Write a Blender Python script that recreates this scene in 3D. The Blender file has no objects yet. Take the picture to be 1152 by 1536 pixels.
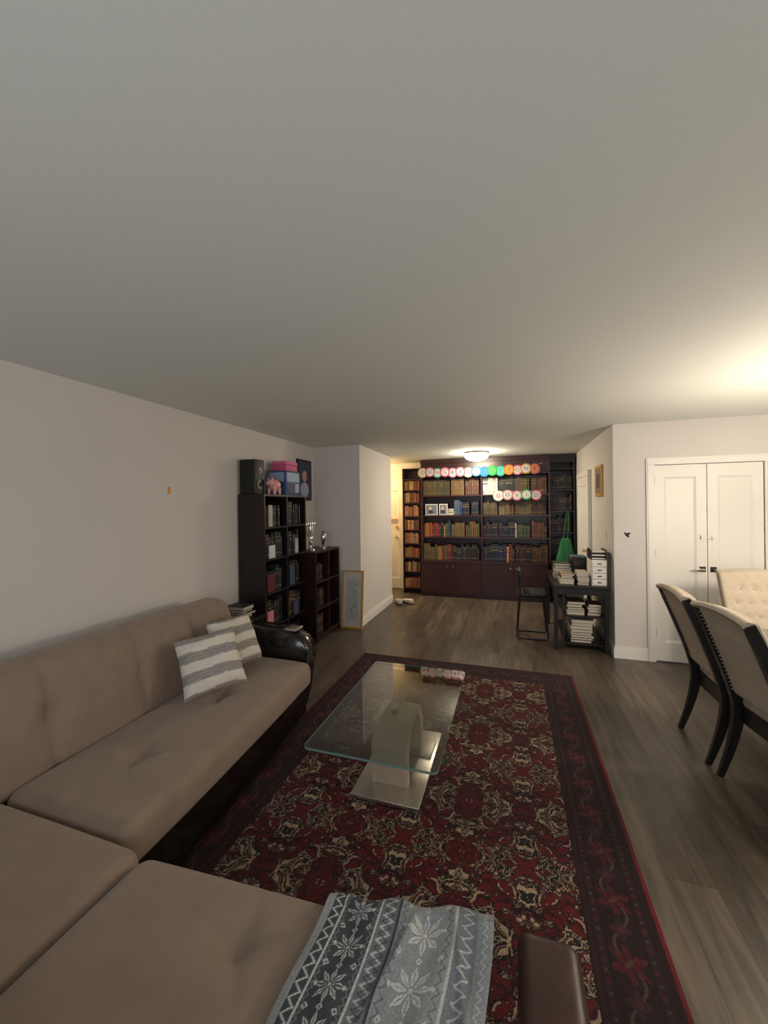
import bpy, math, random
import numpy as np
from mathutils import Vector, Matrix
random.seed(7); np.random.seed(7)
S = bpy.context.scene
S.view_settings.view_transform = 'Standard'

def l1(c):
    c = c/255.0
    return c/12.92 if c <= .04045 else ((c+.055)/1.055)**2.4
def lin(c): return tuple(l1(x) for x in c)+(1.0,)
def linarr(a):
    a = a/255.0
    return np.where(a <= .04045, a/12.92, ((np.maximum(a, 0)+.055)/1.055)**2.4)

# ------------------------------------------------------------------ materials
def mat(name, rgb=(200,200,200), rough=.6, metal=0, noise=0, nscale=20, bump=0, bscale=200,
        vcol=False, emit=None, estr=0, coat=0, sheen=0, stretch=(1,1,1)):
    m = bpy.data.materials.new(name); m.use_nodes = True
    nt = m.node_tree; b = nt.nodes['Principled BSDF']
    b.inputs['Base Color'].default_value = lin(rgb)
    b.inputs['Roughness'].default_value = rough
    b.inputs['Metallic'].default_value = metal
    if coat: b.inputs['Coat Weight'].default_value = coat
    if sheen:
        b.inputs['Sheen Weight'].default_value = sheen
    src = None
    if vcol:
        a = nt.nodes.new('ShaderNodeAttribute'); a.attribute_name = 'Col'
        src = a.outputs['Color']
    tc = nt.nodes.new('ShaderNodeTexCoord')
    mp = nt.nodes.new('ShaderNodeMapping'); mp.inputs['Scale'].default_value = stretch
    nt.links.new(tc.outputs['Object'], mp.inputs['Vector'])
    if noise:
        n = nt.nodes.new('ShaderNodeTexNoise'); n.inputs['Scale'].default_value = nscale
        n.inputs['Detail'].default_value = 4
        nt.links.new(mp.outputs[0], n.inputs['Vector'])
        r = nt.nodes.new('ShaderNodeMapRange')
        r.inputs['From Min'].default_value = .3; r.inputs['From Max'].default_value = .7
        r.inputs['To Min'].default_value = 1-noise; r.inputs['To Max'].default_value = 1+noise
        nt.links.new(n.outputs['Fac'], r.inputs['Value'])
        mx = nt.nodes.new('ShaderNodeVectorMath'); mx.operation = 'SCALE'
        if src: nt.links.new(src, mx.inputs[0])
        else: mx.inputs[0].default_value = lin(rgb)[:3]
        nt.links.new(r.outputs[0], mx.inputs['Scale'])
        src = mx.outputs[0]
    if src: nt.links.new(src, b.inputs['Base Color'])
    if bump:
        n2 = nt.nodes.new('ShaderNodeTexNoise'); n2.inputs['Scale'].default_value = bscale
        nt.links.new(tc.outputs['Object'], n2.inputs['Vector'])
        bp = nt.nodes.new('ShaderNodeBump'); bp.inputs['Strength'].default_value = bump
        bp.inputs['Distance'].default_value = .004
        nt.links.new(n2.outputs['Fac'], bp.inputs['Height'])
        nt.links.new(bp.outputs[0], b.inputs['Normal'])
    if emit:
        b.inputs['Emission Color'].default_value = lin(emit)
        b.inputs['Emission Strength'].default_value = estr
    return m

M_wall = mat('wall_paint', (207,203,199), .85, noise=.012, nscale=3, bump=.04, bscale=350)
M_ceil = mat('ceiling_paint', (221,225,220), .92, noise=.012, nscale=90, bump=.03, bscale=300)
M_white = mat('white_paint', (226,224,218), .45, noise=.01, nscale=5)
M_fab = mat('sofa_fabric', (134,115,100), .9, noise=.08, nscale=9, bump=.25, bscale=600, sheen=.2)
M_gloss = mat('black_lacquer', (16,13,13), .22, noise=.05, nscale=10, coat=.4)
M_brownl = mat('brown_leather', (52,28,22), .45, noise=.12, nscale=30, bump=.1, bscale=150)
M_cherry = mat('dark_cherry_wood', (50,20,17), .34, noise=.25, nscale=14, stretch=(1,1,.12))
M_cherry3 = mat('dark_walnut_wood', (38,18,17), .36, noise=.25, nscale=14, stretch=(1,1,.12))
M_cherry2 = mat('espresso_wood', (26,15,16), .38, noise=.2, nscale=14, stretch=(1,1,.12))
M_black = mat('black_metal', (20,20,21), .4, noise=.05)
M_blackw = mat('black_wood', (22,20,20), .35, noise=.15, nscale=12, stretch=(1,1,.2))
M_steel = mat('brushed_steel', (205,198,186), .25, metal=.85, noise=.05, nscale=40)
M_silver = mat('silver', (210,208,205), .2, metal=1, noise=.04)
M_brass = mat('gold_frame', (198,152,70), .4, metal=.15, noise=.15, nscale=40)
M_lwood = mat('grey_oak_veneer', (178,162,142), .5, noise=.12, nscale=25, stretch=(1,1,.08))
M_chair = mat('linen_fabric', (176,165,148), .9, noise=.06, nscale=40, bump=.2, bscale=700)
M_v = mat('printed_colours', (255,255,255), .55, vcol=True, noise=.06, nscale=60)
M_paper = mat('printed_card', (255,255,255), .85, vcol=True, noise=.03, nscale=60)
M_rug = mat('wool_rug', (255,255,255), .95, vcol=True, noise=.12, nscale=140, bump=.4, bscale=500)
M_knit = mat('knit_fabric', (255,255,255), .95, vcol=True, noise=.08, nscale=300, bump=.4, bscale=500)
M_lamp1 = mat('lamp_glass', (255,245,225), .3, noise=.01, emit=(255,238,212), estr=100)
M_lamp2 = mat('lamp_glass_warm', (255,235,200), .3, noise=.01, emit=(255,208,140), estr=120)
M_lamp3 = mat('lamp_globe', (255,245,225), .3, noise=.01, emit=(255,235,212), estr=205)
M_green = mat('green_cloth', (22,100,58), .7, noise=.15, nscale=30, bump=.2, bscale=60)
M_pink = mat('pink_ceramic', (215,155,152), .3, noise=.03)
M_dark = mat('dark_plastic', (12,12,13), .5, noise=.04)
M_gedge = mat('glass_edge', (104,130,121), .15, noise=.03)

def floor_mat():
    m = bpy.data.materials.new('laminate_floor'); m.use_nodes = True
    nt = m.node_tree; b = nt.nodes['Principled BSDF']; L = nt.links.new
    tc = nt.nodes.new('ShaderNodeTexCoord')
    sp = nt.nodes.new('ShaderNodeSeparateXYZ'); L(tc.outputs['Object'], sp.inputs[0])
    cb = nt.nodes.new('ShaderNodeCombineXYZ'); L(sp.outputs['Y'], cb.inputs['X']); L(sp.outputs['X'], cb.inputs['Y'])
    br = nt.nodes.new('ShaderNodeTexBrick'); L(cb.outputs[0], br.inputs['Vector'])
    br.inputs['Scale'].default_value = 1; br.inputs['Brick Width'].default_value = 1.22
    br.inputs['Row Height'].default_value = .16; br.inputs['Mortar Size'].default_value = .0012
    br.offset = .37
    br.inputs['Color1'].default_value = lin((97,86,74)); br.inputs['Color2'].default_value = lin((72,65,57))
    br.inputs['Mortar'].default_value = lin((42,38,34))
    mp = nt.nodes.new('ShaderNodeMapping'); mp.inputs['Scale'].default_value = (9,.9,1)
    L(tc.outputs['Object'], mp.inputs['Vector'])
    n = nt.nodes.new('ShaderNodeTexNoise'); n.inputs['Scale'].default_value = 2.2; n.inputs['Detail'].default_value = 6
    n.inputs['Distortion'].default_value = .8
    L(mp.outputs[0], n.inputs['Vector'])
    r = nt.nodes.new('ShaderNodeMapRange'); r.inputs['From Min'].default_value = .3; r.inputs['From Max'].default_value = .7
    r.inputs['To Min'].default_value = .55; r.inputs['To Max'].default_value = 1.38
    L(n.outputs['Fac'], r.inputs['Value'])
    mx = nt.nodes.new('ShaderNodeVectorMath'); mx.operation = 'SCALE'
    L(br.outputs['Color'], mx.inputs[0]); L(r.outputs[0], mx.inputs['Scale'])
    L(mx.outputs[0], b.inputs['Base Color'])
    b.inputs['Roughness'].default_value = .34
    bp = nt.nodes.new('ShaderNodeBump'); bp.inputs['Strength'].default_value = .12; bp.inputs['Distance'].default_value = .003
    L(n.outputs['Fac'], bp.inputs['Height']); L(bp.outputs[0], b.inputs['Normal'])
    return m
M_floor = floor_mat()

def glass_mat(name, tint):
    m = bpy.data.materials.new(name); m.use_nodes = True
    nt = m.node_tree; L = nt.links.new
    for n in list(nt.nodes):
        if n.type == 'BSDF_PRINCIPLED': nt.nodes.remove(n)
    out = [n for n in nt.nodes if n.type == 'OUTPUT_MATERIAL'][0]
    tr = nt.nodes.new('ShaderNodeBsdfTransparent'); tr.inputs[0].default_value = lin(tint)
    gl = nt.nodes.new('ShaderNodeBsdfGlossy'); gl.inputs['Roughness'].default_value = .01
    lw = nt.nodes.new('ShaderNodeLayerWeight'); lw.inputs['Blend'].default_value = .5
    p = nt.nodes.new('ShaderNodeMath'); p.operation = 'POWER'; L(lw.outputs['Facing'], p.inputs[0]); p.inputs[1].default_value = 3.4
    q = nt.nodes.new('ShaderNodeMath'); q.operation = 'MULTIPLY_ADD'; L(p.outputs[0], q.inputs[0])
    q.inputs[1].default_value = .93; q.inputs[2].default_value = .05
    mx = nt.nodes.new('ShaderNodeMixShader'); L(q.outputs[0], mx.inputs[0]); L(tr.outputs[0], mx.inputs[1]); L(gl.outputs[0], mx.inputs[2])
    L(mx.outputs[0], out.inputs[0])
    return m
M_glass = glass_mat('clear_glass', (224,228,225))

# ------------------------------------------------------------------ builder
class B:
    def __init__(s): s.v=[]; s.f=[]; s.mi=[]; s.c=[]; s.mats=[]; s.T=Matrix.Identity(4)
    def add(s, verts, faces, m, col=None):
        o = len(s.v)
        for p in verts: s.v.append(tuple(s.T @ Vector(p)))
        if m not in s.mats: s.mats.append(m)
        k = s.mats.index(m)
        c = lin(col) if col else (1,1,1,1)
        for f in faces:
            s.f.append([i+o for i in f]); s.mi.append(k); s.c.append(c)
    def box(s, x0,x1,y0,y1,z0,z1, m, col=None):
        v=[(x,y,z) for x in (x0,x1) for y in (y0,y1) for z in (z0,z1)]
        f=[(0,1,3,2),(4,6,7,5),(0,4,5,1),(2,3,7,6),(0,2,6,4),(1,5,7,3)]
        s.add(v,f,m,col)
    def rbox(s, x0,x1,y0,y1,z0,z1, m, r=.02, k=3, n=1, fn=None, col=None):
        if isinstance(n,int): n=(n,n,n)
        C=Vector(((x0+x1)/2,(y0+y1)/2,(z0+z1)/2)); H=[(x1-x0)/2,(y1-y0)/2,(z1-z0)/2]
        r=min(r,min(H)*.999)
        ax=[]
        for i in range(3):
            h=H[i]; a=[-h+r*t/k for t in range(k)]+[-(h-r)+2*(h-r)*t/n[i] for t in range(n[i]+1)]+[h-r+r*(t+1)/k for t in range(k)]
            ax.append(a)
        vid={}; V=[]; F=[]
        def vert(i,j,l):
            key=(i,j,l)
            if key in vid: return vid[key]
            p=[ax[0][i],ax[1][j],ax[2][l]]
            c=[max(-(H[q]-r),min(H[q]-r,p[q])) for q in range(3)]
            d=Vector([p[q]-c[q] for q in range(3)])
            if d.length>1e-9: d.normalize()
            P=Vector(c)+d*r+C
            if fn: P=Vector(fn(P,d))
            vid[key]=len(V); V.append(P); return vid[key]
        N=[len(a)-1 for a in ax]
        for q in range(3):
            a,b=[(1,2),(2,0),(0,1)][q]
            for side in (0,1):
                for i in range(N[a]):
                    for j in range(N[b]):
                        idx=[]
                        for (da,db) in ((0,0),(1,0),(1,1),(0,1)):
                            t=[0,0,0]; t[q]=N[q]*side; t[a]=i+da; t[b]=j+db
                            idx.append(vert(*t))
                        F.append(idx if side else idx[::-1])
        s.add(V,F,m,col)
    def sweep(s, pts, cross, m, scales=None, closed=False, col=None, ref=None):
        pts=[Vector(p) for p in pts]; n=len(pts); V=[];F=[]; k=len(cross)
        t0=None; up=None
        for i,p in enumerate(pts):
            if closed: t=(pts[(i+1)%n]-pts[i-1]).normalized()
            else: t=(pts[min(i+1,n-1)]-pts[max(i-1,0)]).normalized()
            if up is None:
                up=Vector(ref) if ref else (Vector((0,0,1)) if abs(t.z)<.9 else Vector((0,1,0)))
            if ref: up=Vector(ref)
            a=up.cross(t)
            if a.length<1e-6: a=Vector((1,0,0)).cross(t)
            a.normalize(); b=t.cross(a).normalized(); up=b
            sc=scales[i] if scales else 1
            for (cx,cy) in cross: V.append(p+a*cx*sc+b*cy*sc)
        R=n if closed else n-1
        for i in range(R):
            for j in range(k):
                i2=(i+1)%n
                F.append((i*k+j,i*k+(j+1)%k,i2*k+(j+1)%k,i2*k+j))
        if not closed:
            F.append(tuple(range(k))[::-1]); F.append(tuple((n-1)*k+j for j in range(k)))
        s.add(V,F,m,col)
    def tube(s, pts, r, m, seg=10, closed=False, scales=None, col=None):
        cr=[(r*math.cos(2*math.pi*i/seg), r*math.sin(2*math.pi*i/seg)) for i in range(seg)]
        s.sweep(pts,cr,m,scales,closed,col)
    def cyl(s,p0,p1,r0,r1,m,seg=20,col=None):
        s.tube([p0,p1],1,m,seg,scales=[r0,r1],col=col)
    def lathe(s,prof,c,m,seg=28,col=None):
        V=[];F=[];n=len(prof)
        for (r,z) in prof:
            for j in range(seg):
                a=2*math.pi*j/seg; V.append((c[0]+r*math.cos(a),c[1]+r*math.sin(a),c[2]+z))
        for i in range(n-1):
            for j in range(seg):
                F.append((i*seg+j,i*seg+(j+1)%seg,(i+1)*seg+(j+1)%seg,(i+1)*seg+j))
        F.append(tuple(range(seg))[::-1]); F.append(tuple((n-1)*seg+j for j in range(seg)))
        s.add(V,F,m,col)
    def ell(s,c,r,m,seg=20,rings=12,col=None):
        V=[];F=[]
        for i in range(rings+1):
            t=math.pi*i/rings
            for j in range(seg):
                a=2*math.pi*j/seg
                V.append((c[0]+r[0]*math.sin(t)*math.cos(a),c[1]+r[1]*math.sin(t)*math.sin(a),c[2]+r[2]*math.cos(t)))
        for i in range(rings):
            for j in range(seg):
                F.append((i*seg+j,(i+1)*seg+j,(i+1)*seg+(j+1)%seg,i*seg+(j+1)%seg))
        s.add(V,F,m,col)
    def obj(s,name,loc=(0,0,0),rotz=0,smooth=True,ang=38):
        me=bpy.data.meshes.new(name); me.from_pydata(s.v,[],s.f)
        for m in s.mats: me.materials.append(m)
        me.polygons.foreach_set('material_index',s.mi)
        ca=me.color_attributes.new('Col','FLOAT_COLOR','CORNER')
        arr=[]
        for f,c in zip(s.f,s.c): arr.extend(c*len(f))
        ca.data.foreach_set('color',arr)
        me.update(); me.validate()
        if smooth:
            me.shade_smooth(); me.set_sharp_from_angle(angle=math.radians(ang))
        o=bpy.data.objects.new(name,me); S.collection.objects.link(o)
        o.location=loc; o.rotation_euler=(0,0,rotz)
        return o

def grid_obj(name,P,col,m,loc=(0,0,0),rot=None,close=False):
    n,k=P.shape[:2]
    me=bpy.data.meshes.new(name)
    idx=np.arange(n*k).reshape(n,k)
    F=np.stack([idx[:-1,:-1],idx[1:,:-1],idx[1:,1:],idx[:-1,1:]],-1).reshape(-1,4)
    me.vertices.add(n*k); me.vertices.foreach_set('co',P.reshape(-1).astype(np.float32))
    nf=len(F); me.loops.add(nf*4); me.loops.foreach_set('vertex_index',F.reshape(-1).astype(np.int32))
    me.polygons.add(nf); me.polygons.foreach_set('loop_start',np.arange(0,nf*4,4,dtype=np.int32))
    me.update(calc_edges=True); me.validate()
    ca=me.color_attributes.new('Col','FLOAT_COLOR','POINT')
    c=np.ones((n*k,4),np.float32); c[:,:3]=linarr(col.reshape(-1,3).astype(float))
    ca.data.foreach_set('color',c.reshape(-1))
    me.materials.append(m); me.shade_smooth()
    o=bpy.data.objects.new(name,me); S.collection.objects.link(o); o.location=loc
    if rot: o.rotation_euler=rot
    return o

def simple(name,*a,m,col=None):
    b=B(); b.box(*a,m,col); return b.obj(name,smooth=False)

# ------------------------------------------------------------------ room
CH=2.44; WL=-2.63; WR=4.0; YB=-1.6; YC=4.92; XC=-1.94; YD=4.66; XH=1.01; YE=7.42
simple('floor',-3.8,WR+.1,YB-.1,YE+.1,-.1,0,m=M_floor)
simple('ceiling',-3.8,WR+.1,YB-.1,YE+.1,CH,CH+.1,m=M_ceil)
simple('wall_left',WL-.1,WL,YB,YC,0,CH,m=M_wall)
simple('wall_column',WL-.1,XC,YC,6.35,0,CH,m=M_wall)
simple('wall_entry_left',-3.7,-3.6,6.35,YE,0,CH,m=M_wall)
simple('wall_entry_near',-3.7,WL-.1,6.25,6.35,0,CH,m=M_wall)
simple('wall_hall_back',-3.7,XH+.1,YE,YE+.1,0,CH,m=M_wall)
simple('wall_hall_right',XH,XH+.1,YD+.1,YE,0,CH,m=M_wall)
DX0,DX1,DH=1.375,2.275,2.0
b=B(); b.box(XH,DX0-.005,YD,YD+.1,0,CH,M_wall); b.box(DX1+.005,WR,YD,YD+.1,0,CH,M_wall); b.box(DX0-.005,DX1+.005,YD,YD+.1,DH+.005,CH,M_wall)
b.obj('wall_dining',smooth=False)
simple('wall_right',WR,WR+.1,YB,YD+.1,0,CH,m=M_wall)
b=B(); b.box(WL-.1,-1.6,YB-.1,YB,0,CH,M_wall); b.box(1.6,WR,YB-.1,YB,0,CH,M_wall)
b.box(-1.6,1.6,YB-.1,YB,0,.8,M_wall); b.box(-1.6,1.6,YB-.1,YB,2.2,CH,M_wall); b.obj('wall_back',smooth=False)
b=B()
for x in (-1.6,-.53,.53,1.54): b.box(x,x+.06,YB-.08,YB-.02,.8,2.2,M_white)
b.box(-1.6,1.6,YB-.08,YB-.02,.8,.86,M_white); b.box(-1.6,1.6,YB-.08,YB-.02,2.14,2.2,M_white)
b.obj('window_1',smooth=False)
def base(name,pts):
    b=B()
    for (x0,x1,y0,y1,dx,dy) in pts:
        b.box(x0,x1,y0,y1,0.0005,.1,M_white)
        xx0,xx1,yy0,yy1=x0,x1,y0,y1
        if dx>0: xx1=x0+.009
        if dx<0: xx0=x1-.009
        if dy<0: yy0=y1-.009
        b.box(xx0,xx1,yy0,yy1,.1005,.125,M_white)
    b.obj(name,smooth=False)
E=.0008
base('baseboard_left',[(WL+E,WL+.015,YB,YC-.02,1,0)])
base('baseboard_column',[(XC+E,XC+.015,YC-.015,6.35,1,0),(WL+.02,XC,YC-.015,YC-E,0,-1)])
base('baseboard_dining',[(XH,DX0-.072,YD-.015,YD-E,0,-1),(DX1+.072,WR,YD-.015,YD-E,0,-1)])
base('baseboard_hall',[(XH-.015,XH-E,YD-.015,5.845,-1,0)])
def door_leaf(b,x0,x1,y,h,m=M_white,t=.035,st=.085):
    b.box(x0,x1,y+.012,y+t,0.01,h,m)
    b.box(x0,x0+st,y,y+.012,0.01,h,m); b.box(x1-st,x1,y,y+.012,.01,h,m)
    b.box(x0+st,x1-st,y,y+.012,h-.12,h,m); b.box(x0+st,x1-st,y,y+.012,.01,.2,m)
    p=[(x0+st,.2),(x1-st,.2),(x1-st,h-.12),(x0+st,h-.12)]; q=[(x0+st+.02,.22),(x1-st-.02,.22),(x1-st-.02,h-.14),(x0+st+.02,h-.14)]
    V=[(a,y+.001,c) for a,c in p]+[(a,y+.0115,c) for a,c in q]
    b.add(V,[(i,(i+1)%4,4+(i+1)%4,4+i) for i in range(4)],m)
b=B(); mid=(DX0+DX1)/2
door_leaf(b,DX0+.004,mid-.003,YD+.005,DH-.005); door_leaf(b,mid+.003,DX1-.004,YD+.005,DH-.005)
for sx in (-1,1):
    x=mid+sx*.045
    b.box(x-.025,x+.025,YD-.004,YD+.0045,.93,.98,M_black)
    b.cyl((x,YD,.955),(x,YD-.045,.955),.009,.009,M_steel,12)
    b.rbox(min(x,x+sx*.08),max(x,x+sx*.08),YD-.055,YD-.04,.945,.965,M_steel,r=.006)
    b.box(x-.012,x+.012,YD-.0115,YD+.0045,1.25,1.29,M_white)
b.box(mid-.06,mid+.06,YD-.02,YD-.012,1.262,1.278,M_white)
for z in (.25,1.05,1.8):
    b.cyl((DX0+.002,YD-.004,z),(DX0+.002,YD-.004,z+.09),.006,.006,M_steel,8)
b.obj('door_1')
def casing(name,x0,x1,h,y):
    b=B(); w=.07; y=y-E
    for (a,c) in ((x0-w,x0),(x1,x1+w)):
        b.box(a,c,y-.016,y,E,h,M_white); b.box(a+.012,c-.012,y-.022,y-.0161,E,h,M_white)
    b.box(x0-w,x1+w,y-.016,y,h+.0003,h+w,M_white); b.box(x0-w+.012,x1+w-.012,y-.022,y-.0161,h+.012,h+w-.012,M_white)
    return b.obj(name,smooth=False)
casing('trim_1',DX0,DX1,DH,YD)
b=B(); b.T=Matrix.Translation((XH-.04,0,0))@Matrix.Rotation(math.radians(-90),4,'Z')
door_leaf(b,-6.715,-5.925,0,1.995)
b.cyl((-6.0,0,.97),(-6.0,-.05,.97),.02,.026,M_steel,14)
b.obj('door_2')
b=B(); w=.07
for a in (5.85,6.72): b.box(XH-.045,XH-E,a,a+w,E,2.0,M_white)
b.box(XH-.045,XH-E,5.85,6.79,2.0005,2.07,M_white); b.obj('trim_2',smooth=False)
b=B(); door_leaf(b,-2.9,-2.02,YE-.04,2.03)
b.cyl((-2.14,YE-.04,1.0),(-2.14,YE-.1,1.0),.022,.028,M_steel,14); b.cyl((-2.14,YE-.04,1.2),(-2.14,YE-.06,1.2),.028,.028,M_brass,14)
b.box(-2.3,-2.12,YE-.06,YE-.0405,1.33,1.36,M_brass)
b.obj('door_3')
casing('trim_3',-2.905,-2.015,2.035,YE)

# ------------------------------------------------------------------ lamps
def flush_lamp(name,x,y,mg,r=.19):
    b=B(); b.lathe([(r*1.02,0),(r*1.05,-.012),(r*.98,-.03),(r*.9,-.03)],(x,y,CH),M_steel)
    b.lathe([(r*.96,-.031),(r*.95,-.06),(r*.84,-.095),(r*.58,-.122),(r*.27,-.136),(.012,-.14)],(x,y,CH),mg,24)
    b.lathe([(.012,-.138),(.014,-.15),(.004,-.16)],(x,y,CH),M_steel,10)
    return b.obj(name)
flush_lamp('ceiling_lamp',-.52,6.3,M_lamp1)
flush_lamp('ceiling_lamp.001',-2.6,6.88,M_lamp2,.14)
b=B(); cx,cy,cz=2.08,2.85,1.5
b.lathe([(.06,0),(.06,-.02),(.02,-.04)],(cx,cy,CH),M_steel,20); b.cyl((cx,cy,CH-.03),(cx,cy,cz),.008,.008,M_steel,10)
b.ell((cx,cy,cz),(.035,.035,.04),M_steel)
for i in range(5):
    a=2*math.pi*i/5; ca,sa=math.cos(a),math.sin(a); ex,ey=cx+.24*ca,cy+.24*sa
    b.tube([(cx,cy,cz),(cx+.1*ca,cy+.1*sa,cz-.05),(cx+.2*ca,cy+.2*sa,cz-.04),(ex,ey,cz+.01)],.007,M_steel,8)
    b.lathe([(.012,0),(.025,.012),(.02,.03)],(ex,ey,cz+.01),M_steel,12)
    b.ell((ex,ey,cz+.085),(.05,.05,.052),M_lamp3,14,8)
b.obj('chandelier')
ld=bpy.data.lights.new('window_daylight','AREA'); ld.shape='RECTANGLE'; ld.size=3.0; ld.size_y=1.3
ld.energy=50; ld.color=(.93,.96,1.0)
lo=bpy.data.objects.new('window_daylight',ld); S.collection.objects.link(lo)
lo.location=(0,YB+.0,1.5); lo.rotation_euler=(math.radians(90),0,0)
w=bpy.data.worlds.new('world'); S.world=w; w.use_nodes=True
w.node_tree.nodes['Background'].inputs[0].default_value=(.12,.15,.22,1); w.node_tree.nodes['Background'].inputs[1].default_value=.5

# ------------------------------------------------------------------ rug
def rug():
    hw,hl=1.04,1.53
    nx,ny=595,875
    x=np.linspace(-hw,hw,nx); y=np.linspace(-hl,hl,ny); X,Y=np.meshgrid(x,y,indexing='ij')
    C=np.zeros((nx,ny,3)); 
    def setc(mask,c): C[mask]=c
    ex=hw-np.abs(X); ey=hl-np.abs(Y); e=np.minimum(ex,ey); s=np.where(ex<ey,Y,X)
    navy=(19,13,17); red=(86,15,22); dred=(46,11,15); cream=(154,135,112); olive=(68,54,45)
    P,Q=.56,.66
    u=np.abs((X+P/2)%P-P/2); v=np.abs((Y+Q/2)%Q-Q/2)
    setc(np.ones_like(X,bool),navy)
    wu=u+.022*np.sin(42*v+1)+.010*np.sin(81*u+2.1)+.005*np.sin(150*v+40*u); wv=v+.022*np.sin(47*u+.6)+.010*np.sin(77*v)+.005*np.sin(140*u)
    n=np.sin(56*wu+1.8*np.sin(33*wv))+np.sin(52*wv+1.7*np.sin(37*wu+.8))
    n2=np.sin(104*wu+2.4*np.sin(63*wv))*np.cos(97*wv+1.9*np.sin(57*wu))
    setc(np.abs(n-.05)<.16,cream); setc(np.abs(n+.9)<.09,cream)
    setc((n>1.4),(72,19,25)); setc(n>1.7,cream)
    setc((np.abs(n2)<.11)&(np.abs(n)>.35)&(np.abs(n)<1.5),(116,98,81)); setc((n<-1.45),red)
    setc(n<-1.8,cream)
    def flower(cx,cy,R,k=6,ph=0):
        R=R*1.1
        du=wu-cx; dv=wv-cy; r=np.hypot(du,dv); a=np.arctan2(dv,du)
        RR=R*(1+.28*np.cos(k*a+ph)+.1*np.cos(3*k*a))
        setc(r<RR+.009,navy)
        setc(r<RR,red); setc((r<RR*.9)&(np.cos(k*a+ph)<-.5)&(r>R*.3),dred)
        setc((np.abs(r-R*.5)<.004),dred); setc(r<R*.2,navy); setc(r<R*.10,cream)
    flower(0,0,.066,7); flower(P/2,Q/2,.064,6); flower(P/2,.02,.048,5,1); flower(.02,Q/2,.050,5)
    flower(.13,.16,.052,5,.8); flower(.21,.09,.028,5,.3); flower(.06,.24,.026,5); flower(.24,.23,.028,5)
    B0=e<.275; setc(B0,(24,12,16))
    Pn=.235; sp=(s+Pn/2)%Pn-Pn/2; t=e-.15
    vine=np.abs(t-.034*np.sin(2*np.pi*s/Pn))<.0055
    m=B0&(e>.085)&(e<.215); setc(m,(30,12,16)); setc(m&vine,olive)
    ws=sp+.006*np.sin(90*t); wt=t+.006*np.sin(80*sp)
    r=np.hypot(ws,wt); a=np.arctan2(wt,ws); RR=.050*(1+.28*np.cos(6*a)+.08*np.cos(12*a))
    setc(m&(r<RR),(72,18,24)); setc(m&(r<RR)&(np.cos(6*a)<-.6)&(r>.018),(40,12,15)); setc(m&(r<.012),olive)
    sq=(s)%Pn-Pn/2; r=np.hypot(sq,t); a=np.arctan2(t,sq); RR=.03*(1+.3*np.cos(4*a))
    setc(m&(r<RR),(50,26,30)); setc(m&(r<.012),(76,32,32))
    for (a0,a1) in ((.215,.245),(.05,.085)):
        g=(e>=a0)&(e<a1); setc(g,(36,16,20)); k=(s%.07)-.035; tt=e-(a0+a1)/2
        setc(g&(np.hypot(k,tt*1.3)<.011),(64,22,26)); setc(g&(np.hypot(np.abs(k)-.035,tt)<.006),olive)
    for a0 in (.049,.085,.213,.245,.272): setc(np.abs(e-a0)<.003,(15,10,13))
    setc((e>.25)&(e<.268),(42,14,19))
    setc(e<.048,(30,11,15)); setc(e<.020,(98,16,28))
    mot=np.random.rand(nx,ny); C=C*(.84+.32*mot[...,None])
    C*= (1+.08*np.sin(Y*7+np.sin(X*3))[...,None])
    Z=.012+.0015*np.random.rand(nx,ny)
    Z=np.where(e<.006,.001,Z)
    return grid_obj('area_rug',np.stack([X,Y,Z],-1),C,M_rug,loc=(-.52,2.5,0))
rug()

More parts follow.
